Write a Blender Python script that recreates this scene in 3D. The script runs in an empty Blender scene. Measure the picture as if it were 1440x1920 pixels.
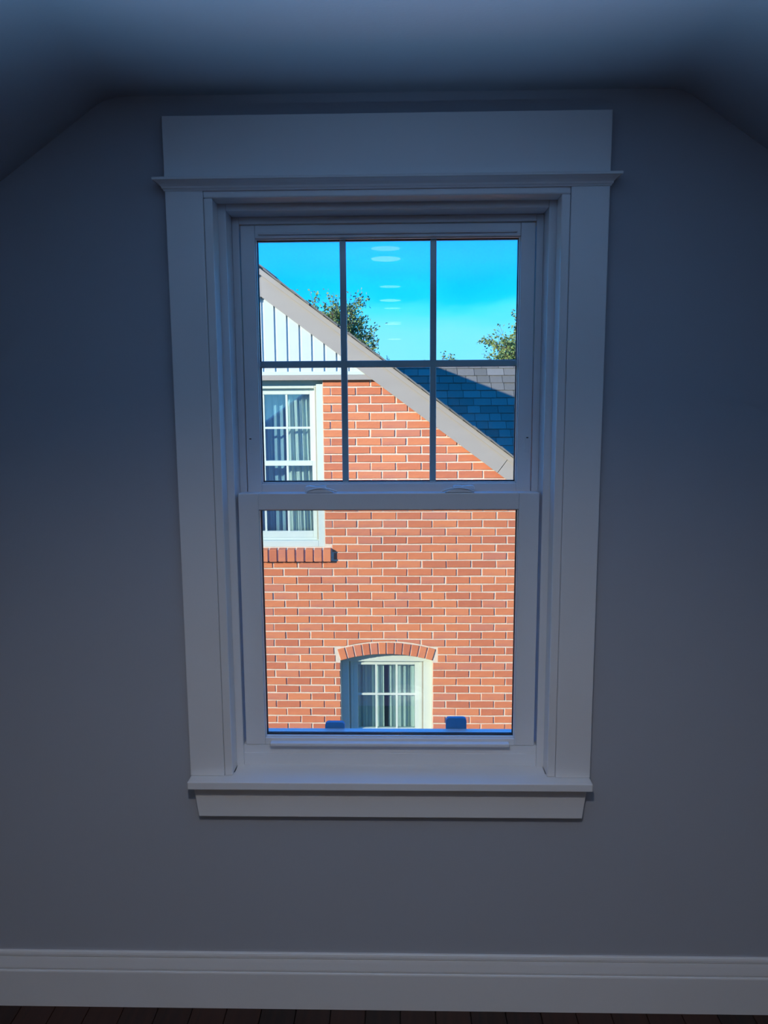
import bpy, bmesh, math, random
from mathutils import Vector, Matrix

random.seed(11)
SC = bpy.context.scene
COL = SC.collection

# ------------------------------------------------------------------ camera
F_PX = 1450.0                                   # focal length for a 1440 x 1920 frame
CAM = Vector((0.031, -1.67, 1.44))
down = Vector((60.0, 10040.0, F_PX)).normalized()        # world down seen by the camera (x right, y down, z ahead)
hx = -62000.0
hy = -(down.x * hx + down.z * F_PX) / down.y
left = Vector((hx, hy, F_PX)).normalized()
AX, AZ = -left, -down
AY = AZ.cross(AX)
R = Matrix((AX, AY, AZ))                        # camera vector -> world vector
cd = bpy.data.cameras.new('camera')
cam = bpy.data.objects.new('camera', cd)
COL.objects.link(cam)
right_w, down_w, fwd_w = R.col[0], R.col[1], R.col[2]
M = Matrix((right_w, -down_w, -fwd_w)).transposed().to_4x4()
M.translation = CAM
cam.matrix_world = M
cd.sensor_fit = 'VERTICAL'
cd.sensor_height = 36.0
cd.lens = F_PX / 1920.0 * 36.0
cd.clip_start = 0.05
cd.clip_end = 400
SC.camera = cam

# ------------------------------------------------------------------ view, world, sun
vs = SC.view_settings
vs.view_transform = 'Standard'
vs.look = 'None'
vs.gamma = 1.0
vs.use_curve_mapping = False
vs.exposure = 0.0
SC.cycles.max_bounces = 12
SC.cycles.transparent_max_bounces = 24
SC.cycles.diffuse_bounces = 6
SC.cycles.glossy_bounces = 4

SKY_STRENGTH = 1.0
w = bpy.data.worlds.new('sky')
SC.world = w
w.use_nodes = True
nt = w.node_tree
nt.nodes.clear()
wo = nt.nodes.new('ShaderNodeOutputWorld')
bg = nt.nodes.new('ShaderNodeBackground')
tc = nt.nodes.new('ShaderNodeTexCoord')
sp = nt.nodes.new('ShaderNodeSeparateXYZ')
nt.links.new(tc.outputs['Generated'], sp.inputs[0])
# thin haze veil with a wavy upper edge: a low-frequency noise shifts the height
mp = nt.nodes.new('ShaderNodeMapping')
mp.inputs['Scale'].default_value = (3.2, 3.2, 10.0)
nt.links.new(tc.outputs['Generated'], mp.inputs['Vector'])
nz = nt.nodes.new('ShaderNodeTexNoise')
nz.inputs['Scale'].default_value = 1.6
nz.inputs['Detail'].default_value = 5.0
nt.links.new(mp.outputs[0], nz.inputs['Vector'])
ma = nt.nodes.new('ShaderNodeMath'); ma.operation = 'MULTIPLY_ADD'
ma.inputs[1].default_value = 0.10
ma.inputs[2].default_value = -0.05
nt.links.new(nz.outputs['Fac'], ma.inputs[0])
ad = nt.nodes.new('ShaderNodeMath'); ad.operation = 'ADD'
nt.links.new(sp.outputs['Z'], ad.inputs[0]); nt.links.new(ma.outputs[0], ad.inputs[1])
rp = nt.nodes.new('ShaderNodeValToRGB')
cr = rp.color_ramp
stops = [(0.0, (0.38, 1.05, 1.8)), (0.075, (0.25, 1.05, 1.9)), (0.112, (0.075, 1.0, 2.0)), (0.126, (0.01, 0.86, 2.1)),
         (0.15, (0.0, 0.72, 2.2)), (0.20, (0.0, 0.60, 2.3)), (0.45, (0.0, 0.56, 2.2)), (1.0, (0.0, 0.52, 2.1))]
cr.elements[0].position, cr.elements[1].position = 0.0, 1.0
cr.elements[0].color = stops[0][1] + (1,)
cr.elements[1].color = stops[-1][1] + (1,)
for p, c in stops[1:-1]:
    e = cr.elements.new(p); e.color = c + (1,)
nt.links.new(ad.outputs[0], rp.inputs[0])
nt.links.new(rp.outputs[0], bg.inputs['Color'])
bg.inputs['Strength'].default_value = SKY_STRENGTH
nt.links.new(bg.outputs[0], wo.inputs[0])

sl = bpy.data.lights.new('sun', 'SUN')
sl.energy = 8.8
sl.angle = math.radians(0.53)
sl.color = (1.0, 0.93, 0.82)
sun = bpy.data.objects.new('sun', sl)
COL.objects.link(sun)
SUN_DIR = Vector((0.70, 0.60, -0.285)).normalized()
sun.rotation_euler = SUN_DIR.to_track_quat('-Z', 'Y').to_euler()
sun.location = (-9, -8, 9)

LAMP_WATTS = 39.0
LENS_GLOW = 3.0
ADDED_UPLIGHT_WATTS = 200.0  # strength of the added ceiling fill, not a lamp of the room

# ------------------------------------------------------------------ materials
def material(name, color, rough=0.6, spec=0.5, vary=0.0, nscale=8.0, stretch=(1, 1, 1), bump=0.0, bscale=60.0,
             alt=None, piece=0.0, metallic=0.0):
    m = bpy.data.materials.new(name)
    m.use_nodes = True
    n = m.node_tree.nodes; l = m.node_tree.links
    b = n['Principled BSDF']
    b.inputs['Roughness'].default_value = rough
    b.inputs['Specular IOR Level'].default_value = spec
    b.inputs['Metallic'].default_value = metallic
    b.inputs['Base Color'].default_value = tuple(color) + (1,)
    t = n.new('ShaderNodeTexCoord')
    out = None
    if alt is not None:
        mp = n.new('ShaderNodeMapping'); mp.inputs['Scale'].default_value = stretch
        l.new(t.outputs['Object'], mp.inputs[0])
        nz = n.new('ShaderNodeTexNoise'); nz.inputs['Scale'].default_value = nscale; nz.inputs['Detail'].default_value = 6
        l.new(mp.outputs[0], nz.inputs['Vector'])
        fac = nz.outputs['Fac']
        if piece > 0:
            oi = n.new('ShaderNodeObjectInfo'); ge = n.new('ShaderNodeNewGeometry')
            a = n.new('ShaderNodeMath'); a.operation = 'ADD'
            l.new(oi.outputs['Random'], a.inputs[0]); l.new(ge.outputs['Random Per Island'], a.inputs[1])
            f = n.new('ShaderNodeMath'); f.operation = 'FRACT'; l.new(a.outputs[0], f.inputs[0])
            mx = n.new('ShaderNodeMix'); mx.data_type = 'FLOAT'
            mx.inputs[0].default_value = piece
            l.new(nz.outputs['Fac'], mx.inputs[2]); l.new(f.outputs[0], mx.inputs[3])
            fac = mx.outputs[0]
        rr = n.new('ShaderNodeValToRGB')
        cols = [color] + list(alt)
        rr.color_ramp.elements[0].position = 0.22; rr.color_ramp.elements[1].position = 0.78
        rr.color_ramp.elements[0].color = tuple(cols[0]) + (1,); rr.color_ramp.elements[1].color = tuple(cols[-1]) + (1,)
        for i, c in enumerate(cols[1:-1]):
            e = rr.color_ramp.elements.new(0.22 + 0.56 * (i + 1) / (len(cols) - 1)); e.color = tuple(c) + (1,)
        l.new(fac, rr.inputs[0]); l.new(rr.outputs[0], b.inputs['Base Color'])
    if bump > 0:
        n2 = n.new('ShaderNodeTexNoise'); n2.inputs['Scale'].default_value = bscale; n2.inputs['Detail'].default_value = 4
        l.new(t.outputs['Object'], n2.inputs['Vector'])
        bp = n.new('ShaderNodeBump'); bp.inputs['Strength'].default_value = bump; bp.inputs['Distance'].default_value = 0.004
        l.new(n2.outputs['Fac'], bp.inputs['Height']); l.new(bp.outputs[0], b.inputs['Normal'])
    return m

def glass_material(name, base, tint):
    m = bpy.data.materials.new(name); m.use_nodes = True
    n = m.node_tree.nodes; l = m.node_tree.links
    n.clear()
    o = n.new('ShaderNodeOutputMaterial'); mix = n.new('ShaderNodeMixShader')
    tr = n.new('ShaderNodeBsdfTransparent'); gl = n.new('ShaderNodeBsdfGlossy')
    tr.inputs[0].default_value = tuple(tint) + (1,)
    gl.inputs['Roughness'].default_value = 0.0
    lw = n.new('ShaderNodeLayerWeight'); lw.inputs['Blend'].default_value = 0.5
    pw = n.new('ShaderNodeMath'); pw.operation = 'POWER'; pw.inputs[1].default_value = 5.0
    l.new(lw.outputs['Facing'], pw.inputs[0])
    ma = n.new('ShaderNodeMath'); ma.operation = 'MULTIPLY_ADD'
    ma.inputs[1].default_value = 1.0 - base; ma.inputs[2].default_value = base
    l.new(pw.outputs[0], ma.inputs[0]); l.new(ma.outputs[0], mix.inputs[0])
    l.new(tr.outputs[0], mix.inputs[1]); l.new(gl.outputs[0], mix.inputs[2]); l.new(mix.outputs[0], o.inputs[0])
    return m

def emission_material(name, color, strength):
    m = bpy.data.materials.new(name); m.use_nodes = True
    n = m.node_tree.nodes; l = m.node_tree.links
    n.clear()
    o = n.new('ShaderNodeOutputMaterial'); e = n.new('ShaderNodeEmission')
    e.inputs[0].default_value = tuple(color) + (1,); e.inputs[1].default_value = strength
    l.new(e.outputs[0], o.inputs[0])
    return m

def screen_material(name):
    m = bpy.data.materials.new(name); m.use_nodes = True
    n = m.node_tree.nodes; l = m.node_tree.links
    n.clear()
    o = n.new('ShaderNodeOutputMaterial'); mix = n.new('ShaderNodeMixShader')
    tr = n.new('ShaderNodeBsdfTransparent'); df = n.new('ShaderNodeBsdfDiffuse')
    df.inputs[0].default_value = (0.10, 0.10, 0.11, 1)
    mix.inputs[0].default_value = 0.10
    l.new(tr.outputs[0], mix.inputs[1]); l.new(df.outputs[0], mix.inputs[2]); l.new(mix.outputs[0], o.inputs[0])
    return m

MAT = {
    'wall': material('wall_paint', (0.40, 0.42, 0.475), 0.75, 0.25, bump=0.04, bscale=220, alt=[(0.41, 0.43, 0.485)], nscale=2.0),
    'ceiling': material('ceiling_paint', (0.66, 0.70, 0.75), 0.85, 0.2, bump=0.04, bscale=180, alt=[(0.68, 0.72, 0.77)], nscale=1.5),
    'trim': material('trim_paint', (0.74, 0.74, 0.76), 0.24, 0.55, alt=[(0.78, 0.78, 0.80)], nscale=3.0),
    'vinyl': material('white_vinyl', (0.70, 0.72, 0.76), 0.22, 0.55, alt=[(0.76, 0.77, 0.80)], nscale=4.0),
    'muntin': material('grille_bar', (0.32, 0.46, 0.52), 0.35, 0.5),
    'gasket': material('dark_gasket', (0.02, 0.025, 0.03), 0.6, 0.3),
    'tab': material('blue_plastic_tab', (0.03, 0.28, 0.50), 0.5, 0.4, alt=[(0.04, 0.31, 0.54)], nscale=60),
    'floor': material('walnut_floor', (0.022, 0.008, 0.006), 0.5, 0.4, stretch=(14, 1, 1), nscale=5, piece=0.5,
                      alt=[(0.045, 0.016, 0.010), (0.014, 0.007, 0.006)]),
    'glass': glass_material('window_glass', 0.035, (0.985, 0.995, 0.99)),
    'house_glass': glass_material('house_window_glass', 0.20, (0.90, 0.97, 0.95)),
    'screen': screen_material('insect_screen_mesh'),
    'lens': emission_material('lamp_lens', (1.0, 0.97, 0.92), LENS_GLOW),
    'brick': material('red_brick', (0.46, 0.142, 0.072), 0.9, 0.2, stretch=(1, 1, 5), nscale=9, piece=0.55, bump=0.5, bscale=90,
                      alt=[(0.55, 0.172, 0.076), (0.62, 0.212, 0.088), (0.50, 0.175, 0.102)]),
    'mortar': material('lime_mortar', (0.60, 0.48, 0.335), 0.95, 0.1, nscale=30, alt=[(0.68, 0.57, 0.42), (0.52, 0.45, 0.34)], bump=0.6, bscale=120),
    'siding': material('white_siding', (0.49, 0.54, 0.51), 0.6, 0.3, nscale=12, alt=[(0.53, 0.575, 0.545)]),
    'house_white': material('house_white_paint', (0.50, 0.57, 0.48), 0.5, 0.35, nscale=10, alt=[(0.54, 0.60, 0.51)]),
    'rake': material('tan_rake_metal', (0.31, 0.27, 0.215), 0.55, 0.4, nscale=3, stretch=(1, 1, 4), alt=[(0.335, 0.295, 0.235)]),
    'shingle': material('asphalt_shingle', (0.128, 0.124, 0.104), 0.95, 0.1, nscale=25, piece=0.55, bump=0.6, bscale=150,
                        alt=[(0.16, 0.152, 0.128), (0.195, 0.187, 0.16)]),
    'curtain': material('pale_curtain', (0.62, 0.72, 0.67), 0.9, 0.1, nscale=8, stretch=(4, 4, .5), alt=[(0.70, 0.78, 0.73)]),
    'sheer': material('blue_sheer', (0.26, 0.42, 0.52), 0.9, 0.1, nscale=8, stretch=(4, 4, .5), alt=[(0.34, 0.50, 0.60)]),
    'bark': material('tree_bark', (0.10, 0.075, 0.055), 0.95, 0.1, nscale=18, alt=[(0.15, 0.12, 0.09)], bump=0.5, bscale=40),
    'leaf': material('leaf_green', (0.10, 0.17, 0.05), 0.6, 0.3, nscale=3, piece=0.7, alt=[(0.20, 0.26, 0.07), (0.14, 0.22, 0.07)]),
    'lawn': material('lawn_ground', (0.10, 0.14, 0.05), 0.95, 0.1, nscale=3, alt=[(0.16, 0.17, 0.08), (0.09, 0.13, 0.05)]),
    'track': material('beige_jamb_track', (0.30, 0.29, 0.22), 0.6, 0.3, nscale=10, alt=[(0.33, 0.32, 0.25)]),
    'steel': material('lamp_ring_white', (0.8, 0.8, 0.8), 0.4, 0.4),
}

# ------------------------------------------------------------------ mesh helpers
def link(name, me, mat, parent=None, kind=None):
    if mat and not me.materials:
        me.materials.append(MAT[mat])
    o = bpy.data.objects.new(name, me)
    COL.objects.link(o)
    if parent is not None:
        o.parent = parent
    if kind:
        o['kind'] = kind
    return o

def mesh_from(bm, name, smooth=False):
    bmesh.ops.recalc_face_normals(bm, faces=bm.faces)
    me = bpy.data.meshes.new(name)
    bm.to_mesh(me); bm.free()
    if smooth:
        for p in me.polygons:
            p.use_smooth = True
    return me

def add_box(bm, x0, x1, y0, y1, z0, z1):
    vs = [bm.verts.new(c) for c in ((x0, y0, z0), (x1, y0, z0), (x1, y1, z0), (x0, y1, z0),
                                     (x0, y0, z1), (x1, y0, z1), (x1, y1, z1), (x0, y1, z1))]
    for f in ((0, 3, 2, 1), (4, 5, 6, 7), (0, 1, 5, 4), (1, 2, 6, 5), (2, 3, 7, 6), (3, 0, 4, 7)):
        bm.faces.new([vs[i] for i in f])
    return vs

def bevel_all(bm, r, seg=1):
    if r > 0:
        bmesh.ops.bevel(bm, geom=list(bm.edges), offset=r, segments=seg, affect='EDGES', profile=0.5)

def box(name, x0, x1, y0, y1, z0, z1, mat, parent=None, bevel=0.0, seg=1, kind=None):
    bm = bmesh.new()
    add_box(bm, min(x0, x1), max(x0, x1), min(y0, y1), max(y0, y1), min(z0, z1), max(z0, z1))
    bevel_all(bm, bevel, seg)
    return link(name, mesh_from(bm, name), mat, parent, kind)

def add_prism(bm, pts, a0, a1, axis='y'):
    """pts: closed polygon in the plane across `axis`; extruded from a0 to a1"""
    def v(p, a):
        if axis == 'y': return (p[0], a, p[1])
        if axis == 'x': return (a, p[0], p[1])
        return (p[0], p[1], a)
    A = [bm.verts.new(v(p, a0)) for p in pts]
    B = [bm.verts.new(v(p, a1)) for p in pts]
    bm.faces.new(A); bm.faces.new(list(reversed(B)))
    n = len(pts)
    for i in range(n):
        bm.faces.new((A[i], B[i], B[(i + 1) % n], A[(i + 1) % n]))

def prism(name, pts, a0, a1, axis, mat, parent=None, bevel=0.0, kind=None):
    bm = bmesh.new()
    add_prism(bm, pts, a0, a1, axis)
    bmesh.ops.recalc_face_normals(bm, faces=bm.faces)
    if bevel: bevel_all(bm, bevel)
    return link(name, mesh_from(bm, name), mat, parent, kind)

def empty(name, loc=(0, 0, 0), kind=None):
    o = bpy.data.objects.new(name, None)
    o.empty_display_size = 0.1
    o.location = loc
    COL.objects.link(o)
    if kind: o['kind'] = kind
    return o

def tag(o, label, cat, group=None, kind=None):
    o['label'] = label; o['category'] = cat
    if group: o['group'] = group
    if kind: o['kind'] = kind
    return o

# ================================================================== THE ROOM
DY = -0.02                       # depth 0 of the window trim is its face, 20 mm proud of the wall
CZ = 2.057                       # flat ceiling height
XL, XR = -0.5695, 0.5957         # where the flat ceiling meets the slopes
ROOM_L, ROOM_R, ROOM_B = -2.3, 2.3, -6.6
SL, SR = 0.70, 0.68
OPEN_X, OPEN_B, OPEN_T = 0.375, 0.572, 1.871

def front_wall():
    bm = bmesh.new()
    top_l = [(XL - 0.02, CZ + .06), (ROOM_L - .1, CZ + .06 - SL * (XL - .02 - ROOM_L + .1))]
    # left, right, below and above the opening
    add_prism(bm, [(ROOM_L - .1, -.03), (-OPEN_X, -.03), (-OPEN_X, CZ + .06), top_l[0], top_l[1]], 0, .18, 'y')
    add_prism(bm, [(OPEN_X, -.03), (ROOM_R + .1, -.03), (ROOM_R + .1, CZ + .06 - SR * (ROOM_R + .1 - XR - .02)), (XR + .02, CZ + .06), (OPEN_X, CZ + .06)], 0, .18, 'y')
    add_box(bm, -OPEN_X, OPEN_X, 0, .18, -.03, OPEN_B)
    add_box(bm, -OPEN_X, OPEN_X, 0, .18, OPEN_T, CZ + .06)
    return mesh_from(bm, 'wall_front')
tag(link('wall_front', front_wall(), 'wall'), 'blue-grey painted gable wall around the window', 'wall', kind='structure')

def fillet(p0, p1, p2, r, n=8):
    p0, p1, p2 = Vector(p0), Vector(p1), Vector(p2)
    a = (p0 - p1).normalized() * r; b = (p2 - p1).normalized() * r
    out = []
    for i in range(n + 1):
        t = i / n
        out.append(((1 - t) ** 2 * (p1 + a) + 2 * t * (1 - t) * p1 + t * t * (p1 + b))[:])
    return out
KL = CZ - SL * (XL - ROOM_L); KR = CZ - SR * (ROOM_R - XR)
under = [(ROOM_L - .12, KL - SL * .12)] + fillet((ROOM_L, KL), (XL, CZ), (XR, CZ), .035) + \
        fillet((XL, CZ), (XR, CZ), (ROOM_R, KR), .035) + [(ROOM_R + .12, KR - SR * .12)]
over = [(x, z + .12) for x, z in reversed(under)]
bm = bmesh.new(); add_prism(bm, under + over, 0.0, ROOM_B - .1, 'y')
me = mesh_from(bm, 'ceiling')
for p in me.polygons:
    p.use_smooth = abs(p.normal.y) < .5
cl = link('ceiling', me, 'ceiling')
tag(cl, 'pale painted attic ceiling with two sloping sides', 'ceiling', kind='structure')
tag(box('wall_left', ROOM_L - .1, ROOM_L, ROOM_B, 0, -.03, KL + .02, 'wall'), 'low grey knee wall under the left slope', 'wall', kind='structure')
tag(box('wall_right', ROOM_R, ROOM_R + .1, ROOM_B, 0, -.03, KR + .02, 'wall'), 'low grey knee wall under the right slope', 'wall', kind='structure')
tag(prism('wall_back', [(ROOM_L - .1, -.03), (ROOM_R + .1, -.03), (ROOM_R + .1, KR), (XR + .02, CZ + .06), (XL - .02, CZ + .06), (ROOM_L - .1, KL)],
      ROOM_B, ROOM_B - .1, 'y', 'wall'), 'grey gable wall behind the viewer', 'wall', kind='structure')

fl = box('floor', ROOM_L - .1, ROOM_R + .1, ROOM_B - .1, .18, -.06, -.0135, 'gasket')
tag(fl, 'dark reddish brown wooden plank floor', 'floor', kind='structure')
pw = 0.083
bm = bmesh.new(); add_box(bm, 0.0008, pw - .0008, ROOM_B, -.006, -.0135, 0.0); bevel_all(bm, .0012)
plank_me = mesh_from(bm, 'plank')
x = ROOM_L
while x < ROOM_R - .01:
    o = link('plank', plank_me, 'floor', fl); o.location = (x, 0, 0); x += pw

# baseboard: stepped and coved profile (depth, height)
prof = [(0, 0.0), (-.0150, 0.0), (-.0150, .0905), (-.0142, .0935), (-.0125, .0945), (-.0060, .0948), (-.0060, .0965), (-.0112, .0970), (-.0112, .101), (-.0100, .108), (-.0085, .117), (-.0068, .1245),
        (-.0065, .1250), (-.0030, .1256), (-.0030, .1272), (-.0075, .1276), (-.0074, .133), (-.0060, .1375), (-.0040, .1390), (0, .1390)]
bm = bmesh.new(); add_prism(bm, prof, ROOM_L, ROOM_R, 'x')
bb = link('baseboard_front', mesh_from(bm, 'baseboard'), 'trim')
tag(bb, 'white moulded baseboard along the window wall', 'baseboard', kind='structure')

# ================================================================== THE WINDOW
win = empty('window_1', (0, 0, OPEN_B), 'structure')
tag(win, 'white double-hung window with six-light upper sash and craftsman casing', 'window', kind='structure')
def wbox(name, x0, x1, d0, d1, z0, z1, mat='trim', parent=win, bevel=0.0015, seg=2):
    o = box(name, x0, x1, d0 + DY, d1 + DY, z0, z1, mat, None, bevel, seg)
    reparent(o, parent)
    return o
def reparent(o, parent):
    o.parent = parent
    o.matrix_parent_inverse = (Matrix.Translation(parent.location) if parent.parent is None else parent_world(parent)).inverted()
def parent_world(p):
    m = Matrix.Translation(p.location)
    if p.parent is not None:
        m = parent_world(p.parent) @ p.matrix_parent_inverse @ m
    return m
WM = win
# casing
for s in (-1, 1):
    wbox('side_casing', s * .3755, s * .4535, 0.0, .0205, .594, 1.868, bevel=.002)
wbox('head_casing', -.4535, .4535, 0.0, .0205, 1.886, 2.0115, bevel=.0015)
# cap moulding lofted with returned ends: (height, half length, front depth)
def loft_cap():
    bm = bmesh.new()
    rings = []
    for z, hx_, d in ((1.8660, .4550, -.0015), (1.8690, .4560, -.0030), (1.8705, .4580, -.0050), (1.8740, .4590, -.0062), (1.8780, .4625, -.0105),
                      (1.8815, .4675, -.0160), (1.8830, .4700, -.0185), (1.8838, .4725, -.0215), (1.8875, .4728, -.0220), (1.8890, .4720, -.0210)):
        rings.append([bm.verts.new(c) for c in ((-hx_, d + DY, z), (hx_, d + DY, z), (hx_, .0205 + DY, z), (-hx_, .0205 + DY, z))])
    for a, b in zip(rings, rings[1:]):
        for i in range(4):
            bm.faces.new((a[i], a[(i + 1) % 4], b[(i + 1) % 4], b[i]))
    bm.faces.new(list(reversed(rings[0]))); bm.faces.new(rings[-1])
    return mesh_from(bm, 'cap_moulding')
reparent(link('cap_moulding', loft_cap(), 'trim'), win)
# jamb extension boards
for s in (-1, 1):
    wbox('jamb_extension', s * .357, s * .3752, .003, .0535, .594, 1.8525, bevel=.0025)
wbox('jamb_extension', -.3752, .3752, .003, .0535, 1.8525, 1.8705, bevel=.0025)
# stool (T-shaped board) and apron
bm = bmesh.new()
add_prism(bm, [(-.4530, -.030 + DY), (.4530, -.030 + DY), (.4530, .020 + DY), (.3565, .020 + DY), (.3565, .064 + DY), (-.3565, .064 + DY), (-.3565, .020 + DY), (-.4530, .020 + DY)],
          .5762, .5940, 'z')
bmesh.ops.recalc_face_normals(bm, faces=bm.faces); bevel_all(bm, .0018, 2)
reparent(link('stool', mesh_from(bm, 'stool'), 'trim'), win)
bm = bmesh.new()
add_prism(bm, [(-.4380, .4955), (.4380, .4955), (.4485, .5762), (-.4485, .5762)], -.012 + DY + .012, .0205 + DY, 'y')
bmesh.ops.recalc_face_normals(bm, faces=bm.faces); bevel_all(bm, .0015, 2)
reparent(link('apron', mesh_from(bm, 'apron'), 'trim'), win)
# vinyl frame
fr = empty('frame'); fr.location = (0, .1, OPEN_B); reparent(fr, win); fr.location = (0, .1, OPEN_B)
for s in (-1, 1):
    wbox('frame_jamb', s * .3412, s * .3750, .0535, .198, OPEN_B, 1.8700, 'vinyl', fr, .002)
    wbox('parting_stop', s * .3255, s * .3412, .1105, .160, .642, 1.8380, 'vinyl', fr, .0015)
wbox('frame_head', -.3412, .3412, .0535, .198, 1.8385, 1.8700, 'vinyl', fr, .002)
wbox('parting_stop', -.3255, .3255, .1105, .160, 1.8235, 1.8385, 'vinyl', fr, .0015)
bm = bmesh.new()                                                     # sloped sill with a stepped inner lip
add_prism(bm, [(.0600, .574), (.0600, .6215), (.0620, .6225), (.0620, .6405), (.0640, .6420), (.100, .6420), (.102, .618), (.150, .612), (.230, .598), (.230, .574)], -.3412, .3412, 'x')
for v in bm.verts: v.co.y += DY
reparent(link('frame_sill', mesh_from(bm, 'frame_sill'), 'vinyl'), fr)

def bars(par, x, zb, zt, d0, d1, wl, wt, wb, bead, mat='vinyl'):
    for s in (-1, 1):
        wbox('stile', s * x, s * (x - wl), d0, d1, zb, zt, mat, par, .0018)
    wbox('rail', -(x - wl), x - wl, d0, d1, zt - wt, zt, mat, par, .0018)
    wbox('rail', -(x - wl), x - wl, d0, d1, zb, zb + wb, mat, par, .0018)
    gx, g0, g1 = x - wl, zb + wb, zt - wt
    # glazing beads step back towards the glass
    for s in (-1, 1):
        wbox('glazing_bead', s * gx, s * (gx - bead), d0 + .007, d0 + .0135, g0, g1, mat, par, .001)
    wbox('glazing_bead', -gx, gx, d0 + .007, d0 + .0135, g1 - bead, g1, mat, par, .001)
    wbox('glazing_bead', -gx, gx, d0 + .007, d0 + .0135, g0, g0 + bead, mat, par, .001)
    # spacer strip between the two sheets
    for s in (-1, 1):
        wbox('spacer', s * gx, s * (gx - bead - .0012), d0 + .0185, d0 + .026, g0, g1, 'gasket', par, 0)
    wbox('spacer', -gx, gx, d0 + .0185, d0 + .026, g1 - bead - .002, g1, 'gasket', par, 0)
    wbox('spacer', -gx, gx, d0 + .0185, d0 + .026, g0, g0 + bead + .002, 'gasket', par, 0)
    return gx, g0, g1

def pane(par, gx, g0, g1, d, tilt):
    bm = bmesh.new()
    add_box(bm, -gx, gx, -.0015, .0015, g0 - (g0 + g1) / 2, g1 - (g0 + g1) / 2)
    o = link('pane', mesh_from(bm, 'pane'), 'glass')
    o.location = (0, d + DY, (g0 + g1) / 2)
    o.rotation_euler = (math.radians(tilt), 0, 0)
    reparent(o, par)

us = empty('upper_sash', (0, .13 + DY, 1.22)); reparent(us, win)
gx, g0, g1 = bars(us, .3238, 1.2180, 1.8215, .1120, .1500, .0320, .0275, .0340, .0025)
pane(us, gx, g0, g1, .1275, -0.35)
pane(us, gx, g0, g1, .1415, 0.45)
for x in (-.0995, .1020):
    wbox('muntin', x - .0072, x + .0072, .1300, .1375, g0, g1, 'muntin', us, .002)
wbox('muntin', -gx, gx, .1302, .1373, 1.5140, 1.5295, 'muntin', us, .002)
wbox('pull_lip', -.2835, .2835, .1040, .1125, 1.8005, 1.8040, 'vinyl', us, .0012)
for s in (-1, 1):                                                     # vent stops let into the stiles
    st = wbox('vent_stop', s * .3095, s * .3190, .1108, .1125, 1.3210, 1.3560, 'vinyl', us, .0006)
    k = box('stop_slot', s * .3120, s * .3165, .1104 + DY, .1120 + DY, 1.3535, 1.3558, 'gasket')
    reparent(k, us)

ls = empty('lower_sash', (0, .08 + DY, .65)); reparent(ls, win)
gx2, h0, h1 = bars(ls, .3362, .6425, 1.2352, .0605, .0980, .0455, .0372, .0170, .0022)
pane(ls, gx2, h0, h1, .0760, 0.0)
pane(ls, gx2, h0, h1, .0890, 0.22)
wbox('lift_ledge', -.2780, .2780, .0440, .0615, .6450, .6535, 'vinyl', ls, .003, 3)

def lock(cx, mir):
    g = empty('sash_lock', (cx, .08 + DY, 1.2355)); reparent(g, win)
    def add(name, pts, d0, d1, z=1.2355, bev=.0012):
        bm = bmesh.new()
        P_ = [(cx + mir * a, z + b) for a, b in pts]
        add_prism(bm, P_, d0 + DY, d1 + DY, 'y')
        bmesh.ops.recalc_face_normals(bm, faces=bm.faces)
        bevel_all(bm, bev, 2)
        reparent(link(name, mesh_from(bm, name), 'vinyl'), g)
    n = 14
    dome = [(-.032 + .062 * i / n, .0004 + .0085 * math.sin(math.pi * i / n) ** .75) for i in range(n + 1)]
    add('housing', dome, .0660, .0850)
    arc = [(-.036 + .074 * i / n, .0020 + .0100 * math.sin(math.pi * (i + .6) / (n + 1.2)) ** .8) for i in range(n + 1)]
    arc += [(a * .94, b - .0026) for a, b in reversed(arc)]
    add('lever', arc, .0630, .0690, bev=.0007)
    keep = [(-.038, .0015), (.010, .0015), (.011, .0085), (.006, .0115), (-.012, .0095), (-.028, .0115), (-.036, .0105), (-.039, .006)]
    add('keeper', keep, .0900, .1090, z=1.2375, bev=.0015)
lock(-.1515, 1)
lock(.1570, -1)

# half screen outside the lower sash, with its two pull tabs
sg = empty('insect_screen', (0, .165 + DY, .62)); reparent(sg, win)
for s in (-1, 1):
    wbox('screen_bar', s * .3400, s * .3180, .1620, .1710, .603, 1.245, 'vinyl', sg, .001)
wbox('screen_bar', -.3180, .3180, .1600, .1840, .603, .6290, 'vinyl', sg, .001)
wbox('screen_bar', -.3180, .3180, .1620, .1710, 1.226, 1.245, 'vinyl', sg, .001)
wbox('screen_mesh', -.3180, .3180, .1660, .1668, .6300, 1.226, 'screen', sg, 0)
def tab(x0, x1, zt):
    r = .008
    pts = [(x0, .604), (x1, .604)]
    for cx_, a0 in ((x1 - r, 0), (x0 + r, 90)):
        for i in range(5):
            a = math.radians(a0 + i * 22.5)
            pts.append((cx_ + r * math.cos(a), zt - r + r * math.sin(a)))
    bm = bmesh.new(); add_prism(bm, pts, 
              .1855 + DY, .197 + DY, 'y')
    reparent(link('pull_tab', mesh_from(bm, 'pull_tab'), 'tab'), sg)
tab(-.163, -.114, .6435)
tab(.139, .190, .6560)

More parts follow.
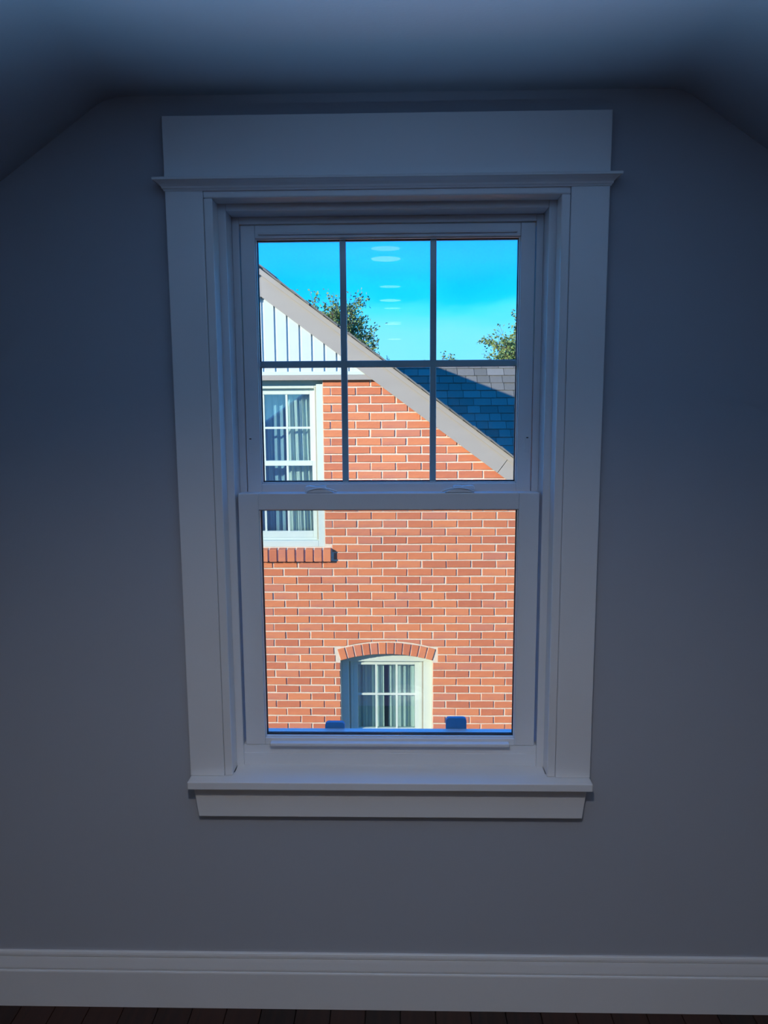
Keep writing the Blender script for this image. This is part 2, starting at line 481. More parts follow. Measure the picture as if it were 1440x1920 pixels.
# ================================================================== CEILING LAMPS
def downlight(y, label):
    t = empty('recessed_downlight', (-.035, y, CZ))
    tag(t, label, 'ceiling light', 'recessed ceiling lights in a row')
    def ring(name, prof_, mat, n=40):
        bm = bmesh.new()
        rows = []
        for i in range(n):
            a = 2 * math.pi * i / n
            rows.append([bm.verts.new((r * math.cos(a), r * math.sin(a), z)) for r, z in prof_])
        m_ = len(prof_)
        for i in range(n):
            A, B = rows[i], rows[(i + 1) % n]
            for j in range(m_):
                bm.faces.new((A[j], A[(j + 1) % m_], B[(j + 1) % m_], B[j]))
        return link(name, mesh_from(bm, name, True), mat, t)
    ring('trim_ring', [(.062, -.002), (.066, -.007), (.076, -.006), (.079, -.0005), (.062, -.0005)], 'steel')
    bm = bmesh.new()
    bmesh.ops.create_cone(bm, cap_ends=True, segments=40, radius1=.062, radius2=.062, depth=.004)
    for v in bm.verts: v.co.z -= .003
    link('lens', mesh_from(bm, 'lens'), 'lens', t)
    ld = bpy.data.lights.new('lamp_beam', 'SPOT')
    ld.energy = LAMP_WATTS; ld.color = (1.0, 0.94, 0.88)
    ld.spot_size = math.radians(143); ld.spot_blend = 0.55; ld.shadow_soft_size = .05
    lo = bpy.data.objects.new('lamp_beam', ld); COL.objects.link(lo); lo.parent = t; lo.location = (0, 0, -.012)
for y, lab in ((-1.50, 'round recessed ceiling lamp nearest the window'), (-2.75, 'second round recessed ceiling lamp from the window'),
               (-4.00, 'third round recessed ceiling lamp from the window'), (-5.25, 'round recessed ceiling lamp farthest from the window')):
    downlight(y, lab)

def uplight(x, y):  # invented lamp below the frame, added to brighten the ceiling
    t = empty('added_uplight', (x, y, 0))
    tag(t, 'small uplight can added on the floor out of view to light the ceiling', 'added lamp')
    bm = bmesh.new()
    n = 32
    prof_ = [(.0, .0), (.075, .0), (.078, .006), (.078, .022), (.070, .028), (.070, .250), (.066, .254), (.060, .254), (.056, .200), (.0, .196)]
    rows = [[bm.verts.new((r * math.cos(2 * math.pi * i / n), r * math.sin(2 * math.pi * i / n), z)) for i in range(n)] for r, z in prof_[1:-1]]
    for A, B in zip(rows, rows[1:]):
        for i in range(n):
            bm.faces.new((A[i], A[(i + 1) % n], B[(i + 1) % n], B[i]))
    bm.faces.new(list(reversed(rows[0]))); bm.faces.new(rows[-1])
    link('can', mesh_from(bm, 'can'), 'steel', t)
    bm = bmesh.new(); bmesh.ops.create_cone(bm, cap_ends=True, segments=32, radius1=.052, radius2=.052, depth=.004)
    for v in bm.verts: v.co.z += .206
    link('lens', mesh_from(bm, 'lens'), 'lens', t)
    ld = bpy.data.lights.new('lamp_beam', 'SPOT')
    ld.energy = ADDED_UPLIGHT_WATTS; ld.color = (0.28, 0.57, 1.0)  # blue fill making up for weak daylight on the ceiling
    ld.spot_size = math.radians(74); ld.spot_blend = 0.9; ld.shadow_soft_size = .04
    lo = bpy.data.objects.new('lamp_beam', ld); COL.objects.link(lo); lo.parent = t; lo.location = (0, 0, .262); lo.rotation_euler = (math.pi, 0, 0)
uplight(.05, -1.22)

# ================================================================== OUTSIDE
GZ = -3.4
tag(box('wall_exterior', ROOM_L - .1, ROOM_R + .1, ROOM_B - .1, .18, GZ, -.0605, 'wall'), 'grey outer wall of the storey below the room', 'wall', kind='structure')
tag(box('ground', -60, 60, -60, 90, GZ - .3, GZ, 'lawn'), 'grassy ground between the two houses', 'ground', kind='structure')

NY = 4.98                                    # face of the neighbour's bricks
APX, APZ = -1.140, 2.533                     # tip of the gable, top edge of the roof
PITCH = 0.7455                               # fall of the rake
EAVE = 3.05                                  # half width of the gable to the eave
def top_line(x): return APZ - PITCH * abs(x - APX)      # roof edge
FAS = 0.232                                  # vertical height of the rake board
house = empty('brick_house', (APX, NY, GZ))
tag(house, 'red brick house with a tan-edged gable and dark shingle roof', 'house')
def hp(o, parent=None):
    reparent(o, parent or house); return o
def hbox(name, x0, x1, y0, y1, z0, z1, mat, parent=None, bevel=0.0):
    return hp(box(name, x0, x1, y0, y1, z0, z1, mat, None, bevel), parent)
def hprism(name, pts, a0, a1, axis, mat, parent=None, bevel=0.0):
    return hp(prism(name, pts, a0, a1, axis, mat, None, bevel), parent)

# openings
UW = (-1.500, -.645, .172, 1.640)            # upper window: x0 x1 z0 z1
ACX, ACZ, ARI, ARO = -.111, -2.217, 1.415, 1.522       # segmental arch
LW = (-.525, .300, -2.25)
def intr(x): return ACZ + math.sqrt(max(ARI * ARI - (x - ACX) ** 2, 0))
WALL_L, WALL_R = APX - EAVE + .12, APX + EAVE - .12

def gable_wall():
    bm = bmesh.new()
    y0, y1 = NY + .007, NY + .21
    t = lambda x: top_line(x) - .06
    add_prism(bm, [(WALL_L, GZ), (UW[0], GZ), (UW[0], t(UW[0])), (WALL_L, t(WALL_L))], y0, y1)
    add_prism(bm, [(UW[0], GZ), (UW[1], GZ), (UW[1], UW[2]), (UW[0], UW[2])], y0, y1)
    add_prism(bm, [(UW[0], UW[3]), (UW[1], UW[3]), (UW[1], t(UW[1])), (APX, t(APX)), (UW[0], t(UW[0]))], y0, y1)
    add_prism(bm, [(UW[1], GZ), (LW[0], GZ), (LW[0], t(LW[0])), (UW[1], t(UW[1]))], y0, y1)
    add_prism(bm, [(LW[0], GZ), (LW[1], GZ), (LW[1], LW[2]), (LW[0], LW[2])], y0, y1)
    arc = [(LW[0] + (LW[1] - LW[0]) * i / 16, 0) for i in range(17)]
    arc = [(x, intr(x)) for x, _ in arc]
    add_prism(bm, arc + [(LW[1], t(LW[1])), (LW[0], t(LW[0]))], y0, y1)
    add_prism(bm, [(LW[1], GZ), (WALL_R, GZ), (WALL_R, t(WALL_R)), (LW[1], t(LW[1]))], y0, y1)
    return mesh_from(bm, 'gable_wall')
gw = hp(link('gable_wall', gable_wall(), 'mortar'))
gw['label'] = 'gable wall of red bricks with cream mortar'
# the rest of the shell
hbox('side_wall', WALL_L, WALL_L + .2, NY + .21, NY + 7.0, GZ, top_line(WALL_L) - .1, 'brick')
hbox('side_wall', WALL_R - .2, WALL_R, NY + .21, NY + 7.0, GZ, top_line(WALL_R) - .1, 'brick')
hprism('rear_wall', [(WALL_L, GZ), (WALL_R, GZ), (WALL_R, top_line(WALL_R) - .1), (APX, APZ - .1), (WALL_L, top_line(WALL_L) - .1)], NY + 7.0, NY + 7.2, 'y', 'brick')

# ---- bricks in running bond
COURSE, PITCHX, JOINT = .0716, .2176, .0115
Z0, X0 = .480, -.022
def jitter_mesh(pts, depth, jit, rnd, name='brick'):
    bm = bmesh.new()
    add_prism(bm, [(x + rnd.uniform(-jit, jit), z + rnd.uniform(-jit, jit)) for x, z in pts], 0, depth, 'y')
    bmesh.ops.recalc_face_normals(bm, faces=bm.faces)
    front = [e for e in bm.edges if all(abs(v.co.y) < 1e-6 for v in e.verts)]
    bmesh.ops.bevel(bm, geom=front, offset=.0035, segments=1, affect='EDGES')
    return mesh_from(bm, name)
rb = random.Random(5)
BW, BH = PITCHX - JOINT, COURSE - JOINT
full_meshes = []
for i in range(7):
    full_meshes.append(jitter_mesh([(-BW / 2, -BH / 2), (BW / 2, -BH / 2), (BW / 2, BH / 2), (-BW / 2, BH / 2)], .09, .0019, rb))
def extr_x(z):                                # half width of the arch ring at height z
    q = (ARO + .011) ** 2 - (z - ACZ) ** 2
    return math.sqrt(q) if q > 0 else 0.0
ARCH_TOP = ACZ + ARO + .011
SPRING_O = ACZ + (ARO) * math.cos(math.radians(17.0))
SILLZ = (.046, .165)
pieces = []                                   # (polygon, centre, full?)
k = -30
while True:
    zt = Z0 - COURSE * k
    zb = zt - COURSE
    if zt < GZ + .05: break
    a, b = zb + JOINT / 2, zt - JOINT / 2
    zc = (a + b) / 2
    n = -25
    off = (X0 if k % 2 == 0 else X0 + PITCHX * .46) + rb.uniform(-.006, .006)
    while n < 25:
        xl = off + PITCHX * n + JOINT / 2 + rb.uniform(-.003, .003)
        xr = off + PITCHX * (n + 1) - JOINT / 2
        n += 1
        xl, xr = max(xl, WALL_L), min(xr, WALL_R)
        segs = [(xl, xr, xl, xr)]             # (left bottom, right bottom, left top, right top)
        def cut(segs, lo_b, hi_b, lo_t, hi_t):
            out = []
            for lb, rbm, lt, rt in segs:
                if rbm <= min(lo_b, lo_t) or lb >= max(hi_b, hi_t): out.append((lb, rbm, lt, rt)); continue
                if (lb + lt) / 2 < (lo_b + lo_t) / 2: out.append((lb, min(rbm, lo_b), lt, min(rt, lo_t)))
                if (rbm + rt) / 2 > (hi_b + hi_t) / 2: out.append((max(lb, hi_b), rbm, max(lt, hi_t), rt))
            return out
        g = .004
        if b > UW[2] and a < UW[3]: segs = cut(segs, UW[0] - g, UW[1] + g, UW[0] - g, UW[1] + g)
        if b > SILLZ[0] and a < SILLZ[1]: segs = cut(segs, -1.560, -.582, -1.560, -.582)
        if b > LW[2] and zc < intr(LW[0]) + .004: segs = cut(segs, LW[0] - g, LW[1] + g, LW[0] - g, LW[1] + g)
        for lb, rbm, lt, rt in segs:
            if min(rbm - lb, rt - lt) < .022: continue
            cx_ = (lb + rbm + lt + rt) / 4
            if top_line(cx_) - FAS * .45 < zc: continue
            if zc > 1.62: continue
            if b > intr(LW[0]) and a < ARCH_TOP and rbm > ACX - .452 and lb < ACX + .452 and zc >= intr(LW[0]) + .004:
                run = []
                N_ = 22
                for q in range(N_ + 1):
                    xx = lb + (rbm - lb) * q / N_
                    u = abs(xx - ACX)
                    lo = a
                    if u < .452: lo = max(a, ACZ + math.sqrt((ARO + .011) ** 2 - u * u))
                    if lo < b - .010: run.append((xx, lo))
                    else:
                        if len(run) > 2: pieces.append((run + [(run[-1][0], b), (run[0][0], b)], sum(r[0] for r in run) / len(run), zc, False))
                        run = []
                if len(run) > 2: pieces.append((run + [(run[-1][0], b), (run[0][0], b)], sum(r[0] for r in run) / len(run), zc, False))
                continue
            isfull = abs(rbm - lb - BW) < .010 and abs(rt - lt - BW) < .010
            pieces.append(((lb, rbm, lt, rt, a, b), cx_, zc, isfull))
    k += 1
def overlap(p, r):
    if isinstance(p, list):
        xs = [q[0] for q in p]; zs = [q[1] for q in p]
        p = (min(xs), max(xs), min(xs), max(xs), min(zs), max(zs))
    lb, rbm, lt, rt, a, b = p
    return max(0, min((rbm + rt) / 2, r[1]) - max((lb + lt) / 2, r[0])) * max(0, min(b, r[3]) - max(a, r[2]))
VIS = ((-1.15, 1.03, .735, 1.62), (-1.205, 1.045, -1.53, .492))     # what the room sees through the two sashes
scored = []
for p, cx_, zc, isf in pieces:
    ar = sum(overlap(p, r) for r in VIS)
    if top_line(cx_) - FAS < zc: ar *= .3
    scored.append((ar, p, cx_, zc, isf))
scored.sort(key=lambda s: -s[0])
rest = bmesh.new()
def brick_pts(p, cx_, zc):
    if isinstance(p, list):
        return [(x - cx_, z - zc) for x, z in p]
    lb, rbm, lt, rt, a, b = p
    return [(lb - cx_, a - zc), (rbm - cx_, a - zc), (rt - cx_, b - zc), (lt - cx_, b - zc)]
gwinv = gw.matrix_parent_inverse
for i, (ar, p, cx_, zc, isf) in enumerate(scored):
    if i < 300 and ar > 0:
        me = rb.choice(full_meshes) if isf else jitter_mesh(brick_pts(p, cx_, zc), .09, .0016 if not isinstance(p, list) else .0003, rb)
        o = link('brick', me, 'brick')
        o.location = (cx_, NY + rb.uniform(-.0025, .0025), zc)
        o.rotation_euler = (0, rb.uniform(-.006, .006), 0)
        reparent(o, gw)
    else:
        pts = [(x + cx_, z + zc) for x, z in brick_pts(p, cx_, zc)]
        add_prism(rest, pts, NY + rb.uniform(-.0025, .0025), NY + .09, 'y')
o = link('brickwork', mesh_from(rest, 'brickwork'), 'brick', None, 'stuff'); reparent(o, gw)

# arch of twelve bricks on end
A0 = math.radians(16.9)
for i in range(12):
    a0 = -A0 + 2 * A0 * i / 12; a1 = -A0 + 2 * A0 * (i + 1) / 12
    gi, go = .0052 / ARI, .0052 / ARO
    pts = []
    for r_, lo_, hi_ in ((ARI, a0 + gi, a1 - gi), (ARO - rb.uniform(0, .006), a1 - go, a0 + go)):
        pts += [(ACX + r_ * math.sin(lo_), ACZ + r_ * math.cos(lo_)), (ACX + r_ * math.sin(hi_), ACZ + r_ * math.cos(hi_))]
    mx_ = sum(q[0] for q in pts) / 4; mz_ = sum(q[1] for q in pts) / 4
    o = link('arch_brick', jitter_mesh([(q[0] - mx_, q[1] - mz_) for q in pts], .12, .0012, rb, 'arch_brick'), 'brick')
    o.location = (mx_, NY - .002, mz_); reparent(o, gw)
# projecting sill of bricks on edge under the upper window
bm = bmesh.new()
add_prism(bm, [(NY - .032, .052), (NY + .09, .046), (NY + .09, .172), (NY - .030, .152)], -1.552, -.590, 'x')
o = link('sill_mortar', mesh_from(bm, 'sill_mortar'), 'mortar'); reparent(o, gw)
sw = .0775
bm = bmesh.new()
add_prism(bm, [(-.046, .0), (.05, .0), (.05, .121), (-.044, .108)], -.0325, .0325, 'x')
bmesh.ops.recalc_face_normals(bm, faces=bm.faces); bevel_all(bm, .003)
sbm = mesh_from(bm, 'sill_brick')
for i in range(12):
    o = link('sill_brick', sbm, 'brick')
    o.location = (-.6235 - .0788 * i, NY + rb.uniform(-.003, .003), .048 + rb.uniform(-.0015, .0015)); o.rotation_euler = (0, rb.uniform(-.015, .015), 0); reparent(o, gw)

# ---- vertical siding in the gable tip
SB = 1.683
gy = NY - .012
backing = [(APX - 1.12, 1.66), (APX + 1.12, 1.66), (APX, 1.66 + 1.12 * PITCH)]
gs = hprism('gable_siding', backing, gy + .002, gy + .018, 'y', 'siding')
gs['label'] = 'white ribbed vertical siding in the gable tip'
x = -1.134 - .1036 * 9
while x < -.2:
    x0_, x1_ = x + .0105, x + .1036 - .0105
    lim = lambda q: top_line(q) - FAS + .05
    pts = None
    if lim(x0_) > SB + .03 or lim(x1_) > SB + .03:
        zs0, zs1 = max(lim(x0_), SB + .005), max(lim(x1_), SB + .005)
        pts = [(x0_, SB), (x1_, SB), (x1_, zs1)] + ([(APX, lim(APX))] if x0_ < APX < x1_ else []) + [(x0_, zs0)]
        hprism('siding_panel', pts, gy - .0085, gy + .002, 'y', 'siding', gs, .0015)
    x += .1036
# drip lip and frieze board under the siding
FX0, FX1 = APX - 1.10, APX + 1.02
hbox('siding_lip', FX0, FX1, gy - .022, gy + .018, 1.655, 1.684, 'house_white', None, .002)
hbox('frieze_board', FX0 - .02, FX1 + .03, gy - .030, gy + .018, 1.612, 1.655, 'rake', None, .002)

# ---- rake boards, roof edge and roof
def rake_run(s0, s1, sgn, zt_off, height, y0, y1, name, mat, gap=.0):
    xa, xb = APX + sgn * s0, APX + sgn * (s1 - gap)
    za, zb_ = APZ - PITCH * s0, APZ - PITCH * (s1 - gap)
    sk = lambda s_: 0.0 if s_ <= 0 or s_ >= EAVE else height * PITCH / (1 + PITCH * PITCH)
    ka, kb = sk(s0), sk(s1)
    pts = [(xa, za - zt_off), (xb, zb_ - zt_off), (xb - sgn * kb, zb_ - zt_off - height + PITCH * kb), (xa - sgn * ka, za - zt_off - height + PITCH * ka)]
    return hprism(name, pts, y0, y1, 'y', mat, None, .0015)
for sgn, cuts in ((1, (0, 2.085, EAVE)), (-1, (0, 1.30, EAVE))):
    for a, b in zip(cuts, cuts[1:]):
        rake_run(a, b, sgn, .030, FAS - .030, NY - .050, NY - .018, 'rake_board', 'rake', .004)
    rake_run(0, EAVE, sgn, .008, .050, NY - .066, NY - .048, 'rake_trim', 'rake')
SH = math.sqrt(1 + PITCH * PITCH)
RD = NY + 7.3
for sgn in (1, -1):
    pts = [(APX, APZ - .004), (APX + sgn * (EAVE + .05), APZ - .004 - PITCH * (EAVE + .05)),
           (APX + sgn * (EAVE + .05), APZ - .10 - PITCH * (EAVE + .05)), (APX, APZ - .10)]
    rf = hprism('main_roof', pts, NY - .045, RD, 'y', 'shingle')
    # butt ends of the shingle courses along the rake
    L = EAVE * SH; nn = int(L / .145)
    bm = bmesh.new()
    add_box(bm, -.015, .172, -.045, .55, -.004, .009)
    rme = mesh_from(bm, 'rake_shingle')
    for i in range(nn):
        d = .05 + i * .145
        o = link('rake_shingle', rme, 'shingle')
        ang = math.atan(PITCH)
        o.location = (APX + sgn * d / SH, NY - .040 + rb.uniform(-.012, .006), APZ + .006 - PITCH * d / SH)
        o.rotation_euler = (0, ang + math.radians(2.2), 0) if sgn > 0 else (0, math.pi - ang - math.radians(2.2), 0)
        if sgn < 0: o.scale = (1, 1, -1)
        reparent(o, rf)
hp(prism('ridge_cap', [(APX - .13, APZ - .082), (APX, APZ + .014), (APX + .13, APZ - .082), (APX + .13, APZ - .070), (APX, APZ + .028), (APX - .13, APZ - .070)], NY - .06, RD, 'y', 'shingle'))

# ---- wing roof behind, its slope facing the viewer
WRY, WRZ = 9.15, 1.955
WP = math.radians(48)
WX0, WX1 = -1.0, 6.2
WL = 2.75
c_, s_ = math.cos(WP), math.sin(WP)
wr = hprism('wing_roof', [(WRY, WRZ), (WRY - WL * c_, WRZ - WL * s_), (WRY - WL * c_, WRZ - WL * s_ - .12), (WRY, WRZ - .16),
                          (WRY + WL * c_, WRZ - WL * s_ - .12), (WRY + WL * c_, WRZ - WL * s_)], WX0, WX1, 'x', 'shingle')
wr['label'] = 'grey asphalt shingle roof of the rear wing'
hbox('wing_wall', 0.6, WX1 - .2, WRY - WL * c_ + .3, WRY + WL * c_ - .3, GZ, WRZ - WL * s_ + .15, 'brick')
EXPO = .134
rs = random.Random(9)
sh_cache = {}
def shingle_mesh(wd):
    key = round(wd, 2)
    if key not in sh_cache:
        bm = bmesh.new()
        # local: x along course, y up the slope, z off the roof
        v = [(.003, 0, .016), (key - .003, 0, .016), (key - .004, EXPO + .02, .003), (.004, EXPO + .02, .003),
             (.002, 0, .001), (key - .002, 0, .001), (key - .004, EXPO + .02, .0005), (.004, EXPO + .02, .0005)]
        vv = [bm.verts.new(q) for q in v]
        for f in ((0, 1, 2, 3), (7, 6, 5, 4), (0, 4, 5, 1), (1, 5, 6, 2), (2, 6, 7, 3), (3, 7, 4, 0)):
            bm.faces.new([vv[i] for i in f])
        sh_cache[key] = mesh_from(bm, 'shingle')
    return key, sh_cache[key]
slope_m = Matrix(((1, 0, 0), (0, c_, -s_), (0, s_, c_)))
rest = bmesh.new()
rows_ = int(WL / EXPO)
for r_ in range(rows_):
    x = WX0 + rs.uniform(0, .1)
    d0 = (r_ + 1) * EXPO
    base = Vector((0, WRY - d0 * c_, WRZ - d0 * s_))
    while x < WX1 - .3:
        key, me = shingle_mesh(rs.choice((.15, .17, .19, .21, .23)))
        lift = rs.uniform(0, .004)
        loc = base + Vector((x, -s_ * lift, c_ * lift))
        # only those in sight of the window are single pieces
        vis = (-.2 < x < 2.0) and base.z > .55 and (x * .62 + base.z) > 1.60
        if vis:
            o = link('shingle', me, 'shingle')
            o.location = loc; o.rotation_euler = (WP, 0, 0); reparent(o, wr)
        else:
            vm = {}
            for v in me.vertices:
                vm[v.index] = rest.verts.new(slope_m @ v.co + loc)
            for p in me.polygons:
                rest.faces.new([vm[i] for i in p.vertices])
        x += key
o = link('shingle_field', mesh_from(rest, 'shingle_field'), 'shingle', None, 'stuff'); reparent(o, wr)
x = WX0
bm = bmesh.new()
add_prism(bm, [(-.10 * c_, -.10 * s_ + .004), (0, .012), (.10 * c_, -.10 * s_ + .004), (.10 * c_, -.10 * s_ + .013), (0, .024), (-.10 * c_, -.10 * s_ + .013)], 0, .30, 'x')
cap_me = mesh_from(bm, 'ridge_shingle')
while x < WX1 - .25:
    o = link('ridge_shingle', cap_me, 'shingle'); o.location = (x, WRY, WRZ + rs.uniform(0, .004)); reparent(o, wr)
    x += .205

# ---- the neighbour's windows
def hwindow(name, label):
    e = empty(name, (0, NY, 0)); hp(e); e['label'] = label
    return e
def fold_curtain(name, x0, x1, z0, z1, y, amp, folds, mat, label, phase=0.0, pinch=0.0):
    bm = bmesh.new()
    nx, nz_ = 90, 14
    grid = []
    for j in range(nz_ + 1):
        tz = j / nz_
        row = []
        for i in range(nx + 1):
            t = i / nx
            a = 2 * math.pi * folds * t + phase
            xx = x0 + (x1 - x0) * (t + pinch * (1 - tz) * .08 * math.sin(3 * t))
            yy = y + amp * (math.sin(a) + .45 * math.sin(2.3 * a + 1.1 + tz * .7) + .2 * math.sin(.7 * a + tz * 2))
            row.append(bm.verts.new((xx, yy, z0 + (z1 - z0) * tz)))
        grid.append(row)
    for j in range(nz_):
        for i in range(nx):
            bm.faces.new((grid[j][i], grid[j][i + 1], grid[j + 1][i + 1], grid[j + 1][i]))
    o = link(name, mesh_from(bm, name, True), mat)
    sm = o.modifiers.new('thickness', 'SOLIDIFY'); sm.thickness = .002
    tag(o, label, 'curtain', 'curtains behind the panes of the brick house')
    return o

# upper double-hung window (opening UW); y steps into the wall
def frame_ring(name, par, x0, x1, z0, z1, wx, wt, wb, y0, y1, mat, bev=.002):
    hbox(name, x0, x0 + wx, y0, y1, z0, z1, mat, par, bev)
    hbox(name, x1 - wx, x1, y0, y1, z0, z1, mat, par, bev)
    hbox(name, x0 + wx, x1 - wx, y0, y1, z1 - wt, z1, mat, par, bev)
    hbox(name, x0 + wx, x1 - wx, y0, y1, z0, z0 + wb, mat, par, bev)
uw = hwindow('upper_window', 'white framed upper house window with curtains')
hbox('casing', UW[0], UW[0] + .055, NY + .012, NY + .12, UW[2], UW[3] - .06, 'house_white', uw, .002)
hbox('casing', UW[1] - .055, UW[1], NY + .012, NY + .12, UW[2], UW[3] - .06, 'house_white', uw, .002)
hbox('casing', UW[0], UW[1], NY + .085, NY + .15, UW[3] - .070, UW[3], 'house_white', uw, .002)
hbox('casing', UW[0] + .055, UW[1] - .055, NY + .012, NY + .12, UW[2], UW[2] + .052, 'house_white', uw, .002)
frame_ring('inner_frame', uw, UW[0] + .055, UW[1] - .055, UW[2] + .052, UW[3] - .070, .022, .025, .022, NY + .055, NY + .13, 'house_white')
for tx in (UW[0] + .057, UW[1] - .071):
    hbox('jamb_track', tx, tx + .014, NY + .045, NY + .056, UW[2] + .060, UW[3] - .08, 'track', uw)
sx0, sx1 = UW[0] + .077, UW[1] - .077
frame_ring('top_sash', uw, sx0, sx1, .884, 1.545, .045, .050, .038, NY + .095, NY + .125, 'house_white')
frame_ring('bottom_sash', uw, sx0 + .0, sx1 - .0, .246, .920, .028, .040, .056, NY + .065, NY + .095, 'house_white')
for xm in (-.968, -1.170):
    hbox('muntin', xm - .009, xm + .009, NY + .100, NY + .112, .922, 1.495, 'house_white', uw)
    hbox('muntin', xm - .009, xm + .009, NY + .070, NY + .082, .302, .880, 'house_white', uw)
hbox('muntin', sx0 + .045, sx1 - .045, NY + .101, NY + .111, 1.199, 1.217, 'house_white', uw)
hbox('muntin', sx0 + .028, sx1 - .028, NY + .071, NY + .081, .585, .603, 'house_white', uw)
hbox('pane', sx0 + .045, sx1 - .045, NY + .113, NY + .116, .922, 1.495, 'house_glass', uw)
hbox('pane', sx0 + .028, sx1 - .028, NY + .083, NY + .086, .302, .880, 'house_glass', uw)
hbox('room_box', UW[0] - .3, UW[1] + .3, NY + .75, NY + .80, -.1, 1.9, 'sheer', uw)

# lower window with arched head board
LY = NY + .030
lw = hwindow('lower_window', 'white framed lower house window under a brick arch')
arc = [(LW[0] + (LW[1] - LW[0]) * i / 16, 0) for i in range(17)]
head = [(LW[0], -.905)] + [(x, intr(x)) for x, _ in arc] + [(LW[1], -.905)]
hprism('head_board', head, LY + .075, LY + .14, 'y', 'house_white', lw)
hbox('casing', LW[0], -.458, LY + .075, LY + .14, LW[2], -.905, 'house_white', lw, .002)
hbox('casing', .222, LW[1], LY + .075, LY + .14, LW[2], -.905, 'house_white', lw, .002)
frame_ring('inner_frame', lw, -.458, .222, LW[2], -.905, .030, .018, .03, LY + .112, LY + .18, 'house_white')
hbox('jamb_track', .207, .221, LY + .106, LY + .1125, LW[2] + .03, -.910, 'track', lw)
hbox('jamb_track', -.457, -.443, LY + .106, LY + .1125, LW[2] + .03, -.910, 'track', lw)
frame_ring('sash', lw, -.428, .192, -1.62, -.923, .048, .034, .05, LY + .130, LY + .165, 'house_white')
frame_ring('sash', lw, -.428, .192, LW[2] + .03, -1.58, .048, .034, .06, LY + .166, LY + .196, 'house_white')
for xm in (-.2105, -.0235):
    hbox('muntin', xm - .009, xm + .009, LY + .133, LY + .145, -1.57, -.957, 'house_white', lw)
hbox('muntin', -.380, .144, LY + .134, LY + .144, -1.249, -1.231, 'house_white', lw)
hbox('pane', -.380, .144, LY + .146, LY + .149, -1.57, -.957, 'house_glass', lw)
hbox('pane', -.380, .144, LY + .178, LY + .181, LW[2] + .09, -1.614, 'house_glass', lw)
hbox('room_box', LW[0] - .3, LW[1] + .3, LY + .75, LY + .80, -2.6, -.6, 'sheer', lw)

fold_curtain('curtain', -.985, -.690, .23, 1.55, NY + .21, .016, 6.0, 'curtain', 'pale curtain at the right side of the upper house window', .4, 1)
fold_curtain('curtain', -1.46, -1.00, .23, 1.55, NY + .30, .014, 7.0, 'sheer', 'blue-grey curtain at the left side of the upper house window', 1.2)
fold_curtain('curtain', -.44, -.140, -2.2, -.88, NY + .26, .013, 4.5, 'curtain', 'left grey-green curtain in the lower arched house window', .2)
fold_curtain('curtain', -.100, .22, -2.2, -.88, NY + .26, .013, 4.5, 'curtain', 'right grey-green curtain in the lower arched house window', 2.0)

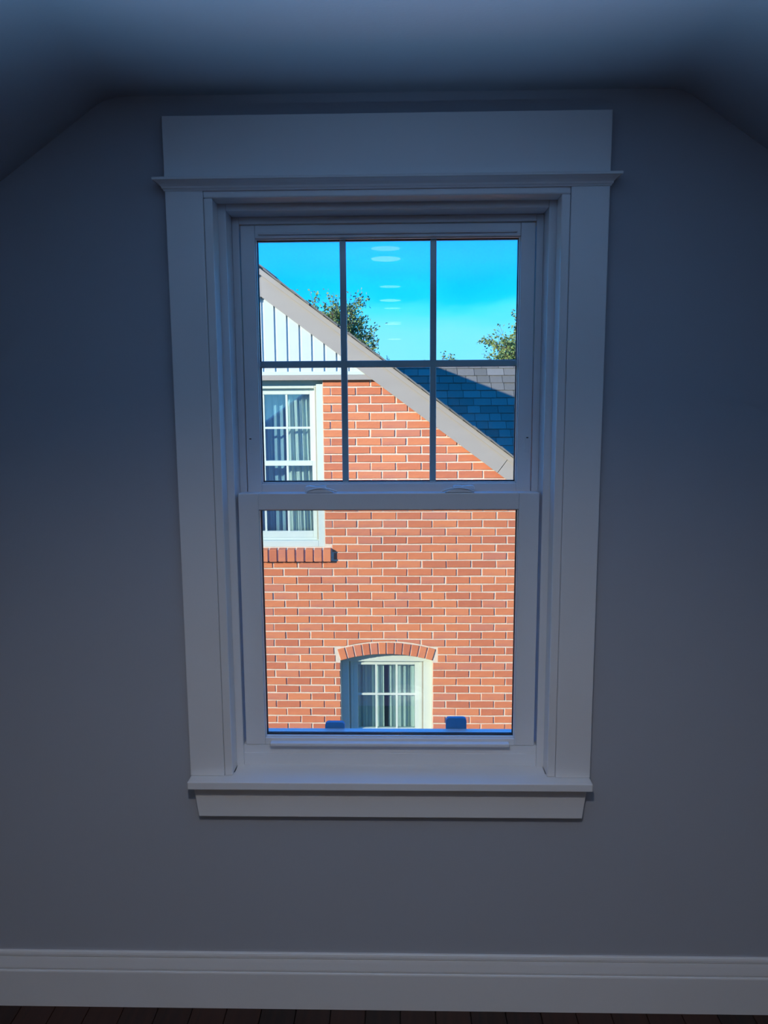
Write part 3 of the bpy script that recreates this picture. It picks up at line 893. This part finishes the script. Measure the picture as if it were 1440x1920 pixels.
# ---- trees behind the roofs
def tube(bm, pts, radii, n=5):
    rings = []
    for i, p in enumerate(pts):
        d = (pts[min(i + 1, len(pts) - 1)] - pts[max(i - 1, 0)]).normalized()
        a = d.orthogonal().normalized(); b = d.cross(a)
        rings.append([bm.verts.new(p + (a * math.cos(2 * math.pi * q / n) + b * math.sin(2 * math.pi * q / n)) * radii[i]) for q in range(n)])
    for A, B in zip(rings, rings[1:]):
        for q in range(n):
            bm.faces.new((A[q], A[(q + 1) % n], B[(q + 1) % n], B[q]))
    bm.faces.new(rings[-1])
def tree(name, label, x, y, cz_, rad, nb, nl, seed, leaf=.075, squash=1.0):
    rt = random.Random(seed)
    t = empty(name, (x, y, GZ)); tag(t, label, 'tree', 'trees behind the roofs')
    bm = bmesh.new(); lf = bmesh.new()
    H = cz_ - GZ
    top = Vector((0, 0, H))
    trunk = [Vector((rt.uniform(-.06, .06) * i, rt.uniform(-.06, .06) * i, (H - rad * .2) * i / 6)) for i in range(7)]
    tube(bm, trunk, [.16 - .018 * i for i in range(7)], 8)
    for b in range(nb):
        a = rt.uniform(0, 2 * math.pi); el = math.radians(rt.uniform(-15, 85))
        rr = rad * rt.uniform(.65, 1.05)
        tip = top + Vector((math.cos(a) * math.cos(el) * rr, math.sin(a) * math.cos(el) * rr, math.sin(el) * rr * squash))
        st = trunk[rt.choice((4, 5, 6, 6))]
        mid = st.lerp(tip, .5) + Vector((rt.uniform(-.15, .15), rt.uniform(-.15, .15), rt.uniform(-.2, .05)))
        pts = [st, st.lerp(mid, .55), mid, mid.lerp(tip, .55) + Vector((0, 0, .04)), tip]
        tube(bm, pts, [.035, .026, .018, .010, .004], 4)
        twigs = [(mid, tip)]
        for q in range(4):
            s0 = mid.lerp(tip, rt.uniform(.0, .7))
            e0 = s0 + Vector((rt.uniform(-1, 1), rt.uniform(-1, 1), rt.uniform(-.2, 1.1))).normalized() * rad * rt.uniform(.18, .36)
            tube(bm, [s0, s0.lerp(e0, .5) + Vector((0, 0, .01)), e0], [.008, .006, .003], 3)
            twigs.append((s0, e0))
        for q in range(nl):
            s0, e0 = rt.choice(twigs)
            p = s0.lerp(e0, rt.random() ** .7) + Vector((rt.gauss(0, .045), rt.gauss(0, .045), rt.gauss(0, .045)))
            d = Vector((rt.uniform(-1, 1), rt.uniform(-1, 1), rt.uniform(-.6, .8))).normalized()
            sd = d.orthogonal().normalized(); sd.rotate(Matrix.Rotation(rt.uniform(0, 6.28), 3, d))
            up = d.cross(sd) * .15
            L_ = leaf * rt.uniform(.7, 1.3); W_ = L_ * .27
            v0 = lf.verts.new(p); v1 = lf.verts.new(p + d * L_ * .5 + (sd + up) * W_); v2 = lf.verts.new(p + d * L_); v3 = lf.verts.new(p + d * L_ * .5 - (sd - up) * W_)
            lf.faces.new((v0, v1, v2)); lf.faces.new((v0, v2, v3))
    o = link('trunk', mesh_from(bm, 'trunk', True), 'bark', t)
    me = bpy.data.meshes.new('foliage'); lf.to_mesh(me); lf.free()
    link('foliage', me, 'leaf', t, 'stuff')
tree('leafy_tree', 'sparse leafy tree rising behind the gable slope', -1.68, 17.0, 2.40, 1.62, 110, 150, 3, leaf=.074)
tree('leafy_tree', 'leafy tree at the right edge above the rear roof', 3.75, 20.0, 2.62, 1.55, 95, 140, 8, leaf=.082)
tree('leafy_tree', 'tree with only its tip showing above the rear roof ridge', 1.42, 23.0, 2.10, 0.88, 36, 60, 12, leaf=.08)
